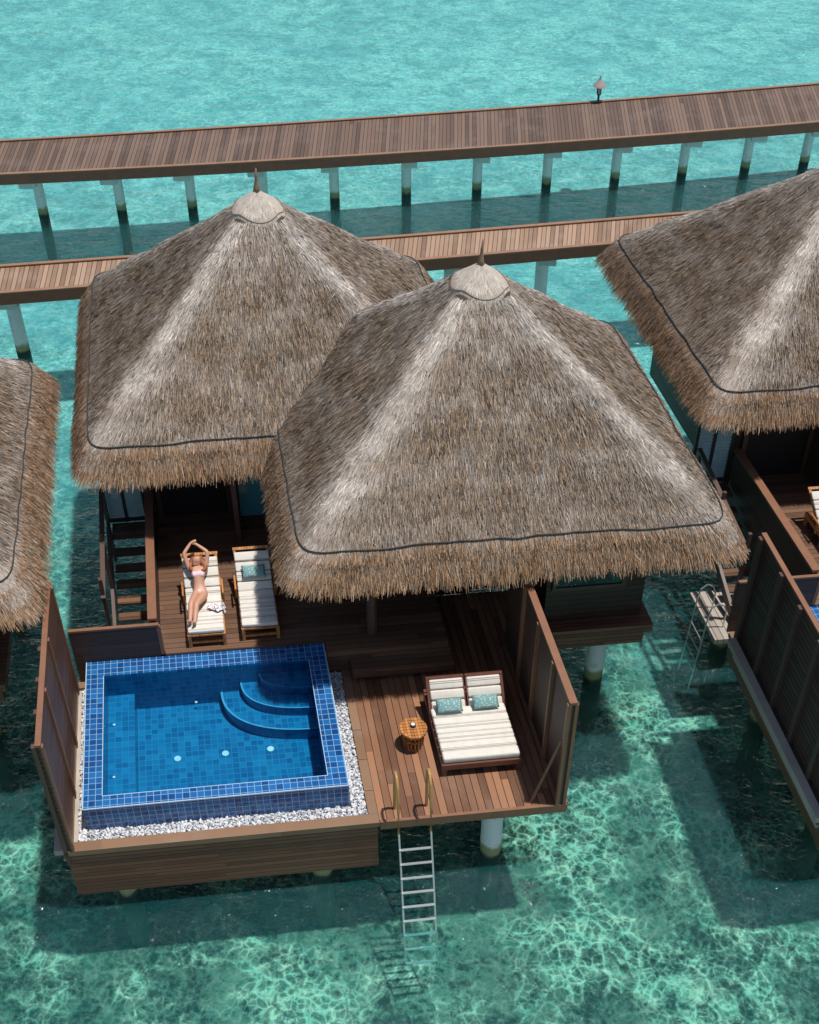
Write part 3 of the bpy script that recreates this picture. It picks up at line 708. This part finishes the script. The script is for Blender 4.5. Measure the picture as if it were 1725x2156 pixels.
# sarong
mb=MB(); n=16; o=(2.52,3.93,2.37)
def sp(i,j):
    u=i/n;v=j/n
    return (2.40+.26*u+.03*math.sin(9*v), 3.84+.16*v+.03*math.sin(8*u), 2.385+.028*math.sin(11*u+5*v)**2+.02*math.sin(17*v+3*u)**2-(.10 if u>.93 else 0))
for i in range(n):
    for j in range(n): mb.face([sp(i,j),sp(i+1,j),sp(i+1,j+1),sp(i,j+1)])
ob=mb.make('sarong',m_floral,None,o,smooth=True); ob.location=W(*o); ob['label']='crumpled white floral sarong lying on the sun lounger'; ob['category']='sarong'

# ------------------------------------------------------------- jetties
def catm(pts,x0,x1,n):
    p=np.array(pts); c=np.polyfit(p[:,0],p[:,1],2); xs=np.linspace(x0,x1,n); return [(float(x),float(np.polyval(c,x))) for x in xs]
def prism(mb,F,Bk,zt,zb,mi=0):
    L=0
    for i in range(len(F)-1):
        f0,f1,b0,b1=F[i],F[i+1],Bk[i],Bk[i+1]; d=math.dist(f0,f1); L1=L+d
        w=math.dist(f0,b0)
        mb.face([(*f0,zt),(*f1,zt),(*b1,zt),(*b0,zt)],mi,[(L,0),(L1,0),(L1,w),(L,w)])
        mb.face([(*f0,zb),(*b0,zb),(*b1,zb),(*f1,zb)],mi,[(L,0),(L,w),(L1,w),(L1,0)])
        mb.face([(*f0,zb),(*f1,zb),(*f1,zt),(*f0,zt)],mi,[(L,zb),(L1,zb),(L1,zt),(L,zt)])
        mb.face([(*b1,zb),(*b0,zb),(*b0,zt),(*b1,zt)],mi,[(L1,zb),(L,zb),(L,zt),(L1,zt)])
        L=L1
def shift(P,d): return [(x-.15*d,y+d) for x,y in P]
def jetty(front,back,zt,x0,x1,mplank,pils,label,pr,setb):
    R=root('jetty',0,front[2][1],zt,label,'jetty','timber jetties',world=True); o=(0,front[2][1],zt)
    n=60; F=catm(front,x0,x1,n); Bk=catm(back,x0-.4,x1+.55,n)
    mb=MB(); prism(mb,shift(F,.06),shift(Bk,-.06),zt,zt-.06); mb.make('deck_planks',mplank,R,o,lin=False)
    for f0,f1,k0,k1 in((F,shift(F,.058),F,shift(F,.11)),(shift(Bk,-.058),Bk,shift(Bk,-.11),Bk)):
        mb=MB(); prism(mb,f0,f1,zt+.02,zt-.28); mb.make('edge_beam',m_jfas,R,o,lin=False)
        mb=MB(); prism(mb,k0,k1,zt+.05,zt+.021); mb.make('kerb_rail',m_jcap,R,o,lin=False)
    c=np.polyfit(np.array(front)[:,0],np.array(front)[:,1],2); cb=np.polyfit(np.array(back)[:,0],np.array(back)[:,1],2)
    for x in pils:
        yf=float(np.polyval(c,x))+setb; yb=float(np.polyval(cb,x))-.3
        sx=.30 if x>-1 else -.30
        mb=MB(); mb.box(x+min(-.14,sx*1.1),x+max(.14,sx*1.1),yf-setb+.20,yb,zt-.53,zt-.302); mb.make('crosshead',m_conc,R,o,lin=False)
        mb=MB(); mb.tube([(x,yf-.05,-1.5),(x,yf-.05,zt-.531)],pr,16); mb.make('pillar',m_pil,R,o,lin=False)
jf=[(-11.7,32.6),(-5.95,33.2),(0,34.1),(6.15,35.15),(12.7,36.35)]; jb=[(-12.4,35.05),(-6.35,35.85),(0,37.),(6.55,38.3),(13.55,39.65)]
jetty(jf,jb,1.7,-19,22,m_jet1,[-17.5,-15.4,-13.3,-11.0,-8.7,-6.6,-4.45,-2.3,-.1,2.1,4.3,6.5,8.7,10.8,12.8,15,17.1,19.3],'long weathered brown plank jetty on concrete pillars',.15,.95)
kf=[(-9.8,25.5),(-7.8,25.8),(.3,27.15),(5.2,28.0),(9,28.7)]; kb=[(-10.2,26.9),(-7.1,27.4),(-.77,28.4),(7.8,29.9),(10,30.3)]
jetty(kf,kb,1.9,-17,18,m_jet2,[-15,-12.4,-9.75,-6.6,-3.2,1.05,3.45,6.6,10,13.5],'narrow lighter brown plank walkway leading behind the villas',.17,.5)
# lamp
LX,LY=6.05,38.12
R=root('jetty_lamp',LX,LY,1.7,'small dark lantern post with shingled conical hat on jetty edge','lamp',world=True); o=(LX,LY,1.7)
mb=MB(); mb.tube([(LX,LY,1.35),(LX,LY,1.9),(LX,LY,1.95)],[.035,.035,.07],10); mb.tube([(LX,LY,2.19),(LX,LY,2.21)],[.09,.09],10)
for k in range(4):
    t=math.pi/4+k*math.pi/2; mb.tube([(LX+.075*math.cos(t),LY+.075*math.sin(t),1.95),(LX+.075*math.cos(t),LY+.075*math.sin(t),2.2)],.014,5)
mb.make('post',m_iron,R,o,lin=False)
mb=MB(); mb.tube([(LX,LY,1.96),(LX,LY,2.19)],.055,10); mb.make('lamp_glass',m_lampgl,R,o,lin=False)
mb=MB(); mb.tube([(LX,LY,2.21),(LX,LY,2.26),(LX,LY,2.35),(LX,LY,2.42),(LX,LY,2.54)],[.23,.19,.10,.04,.012],12); mb.make('lamp_hat',m_lampsh,R,o,lin=False)

# ------------------------------------------------------------- sea
def sheet(name,z,mat,size=900):
    mb=MB(); mb.face([(-size,-size*.3,z),(size,-size*.3,z),(size,size*1.6,z),(-size,size*1.6,z)]); ob=mb.make(name,mat,None,lin=False); ob['kind']='structure'; return ob
def bed_mat():
    m,nt,b=newmat('reef_sand_painted_caustics')
    pos=N(nt,'ShaderNodeNewGeometry').outputs['Position']; s=SEP(nt,pos)
    def warped(scale,amp,det):
        w=NOISE(nt,pos,scale,det,.5)
        wv=N(nt,'ShaderNodeVectorMath',operation='SCALE'); LK(nt,w.outputs['Color'],wv.inputs[0]); wv.inputs['Scale'].default_value=amp
        wp=N(nt,'ShaderNodeVectorMath',operation='ADD'); LK(nt,pos,wp.inputs[0]); LK(nt,wv.outputs[0],wp.inputs[1]); return wp.outputs[0]
    big=NOISE(nt,pos,.20,5,.62,.5); mid=NOISE(nt,pos,1.1,8,.72,.5); fine=NOISE(nt,pos,6.5,6,.74)
    far=MR(nt,M(nt,'ADD',s[1],M(nt,'MULTIPLY',big.outputs[0],16.)),20,37,0,1)
    rub=M(nt,'ADD',M(nt,'MULTIPLY',mid.outputs[0],.56),M(nt,'MULTIPLY',fine.outputs[0],.44))
    near=MIX(nt,MR(nt,rub,.43,.57,0,1),(.020,.038,.032),(.125,.165,.125))
    near=MIX(nt,MR(nt,big.outputs[0],.42,.62,0,.6),near,(.25,.31,.24))
    near=MIX(nt,MR(nt,rub,.495,.43,0,.92),near,(.018,.036,.030))
    sand=MIX(nt,MR(nt,rub,.42,.60,0,1),(.22,.44,.48),(.60,.77,.79))
    sand=MIX(nt,MR(nt,NOISE(nt,pos,.09,4,.6).outputs[0],.40,.62,0,.40),sand,(.24,.50,.56))
    col=MIX(nt,far,near,sand)
    def caustic_net(scale,w0,w1,vec,p=2.2):
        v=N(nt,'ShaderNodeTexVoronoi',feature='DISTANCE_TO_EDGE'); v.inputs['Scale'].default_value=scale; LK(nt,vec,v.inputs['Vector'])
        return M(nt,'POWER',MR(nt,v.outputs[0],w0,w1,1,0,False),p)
    n1=caustic_net(3.0,.0,.20,warped(1.6,.55,3),2.8); n2=caustic_net(5.8,.0,.24,warped(3.0,.30,3),2.6); n3=caustic_net(11,.0,.3,warped(5,.2,1))
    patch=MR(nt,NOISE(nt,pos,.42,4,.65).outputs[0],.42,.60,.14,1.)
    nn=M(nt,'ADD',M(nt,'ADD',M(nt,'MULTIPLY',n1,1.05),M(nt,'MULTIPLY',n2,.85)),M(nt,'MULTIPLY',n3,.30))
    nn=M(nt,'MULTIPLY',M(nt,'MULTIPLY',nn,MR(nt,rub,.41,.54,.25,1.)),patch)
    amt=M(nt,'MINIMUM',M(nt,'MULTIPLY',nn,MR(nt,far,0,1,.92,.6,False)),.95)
    col=MIX(nt,amt,col,MIX(nt,far,(.92,.91,.70),(.88,.96,.90)))  # caustics painted in: bright light lines mixed into the bed colour
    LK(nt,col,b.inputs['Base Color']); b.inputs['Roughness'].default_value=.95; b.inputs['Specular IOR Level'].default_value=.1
    BUMP(nt,rub,.7,.3,b)
    return m
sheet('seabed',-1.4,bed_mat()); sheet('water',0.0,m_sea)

# ------------------------------------------------------------- light
ta,tb=.20,-.05
sd=Vector((ta*UX+tb*VX, ta*UY+tb*VY,1)).normalized()
L=bpy.data.lights.new('sun','SUN'); L.energy=4.3; L.angle=math.radians(1.4); L.color=(1,.965,.91)
lo=bpy.data.objects.new('sun',L); COL.objects.link(lo); lo.rotation_euler=(-sd).to_track_quat('-Z','Y').to_euler(); lo.location=(0,0,40)
wd=bpy.data.worlds.new('World'); S.world=wd; wd.use_nodes=True; nt=wd.node_tree
sky=nt.nodes.new('ShaderNodeTexSky'); sky.sky_type='NISHITA'; sky.sun_disc=False
sky.sun_elevation=math.asin(sd.z); sky.sun_rotation=math.atan2(sd.x,sd.y)
bg=nt.nodes['Background']; bg.inputs[1].default_value=.095; nt.links.new(sky.outputs[0],bg.inputs[0])

cam=bpy.data.cameras.new('camera'); co=bpy.data.objects.new('camera',cam); COL.objects.link(co); S.camera=co
cam.sensor_fit='VERTICAL'; cam.sensor_height=24; cam.lens=24*2540/2156; cam.clip_end=5000
co.location=(0,0,16.5); co.rotation_euler=(math.radians(50),0,0)
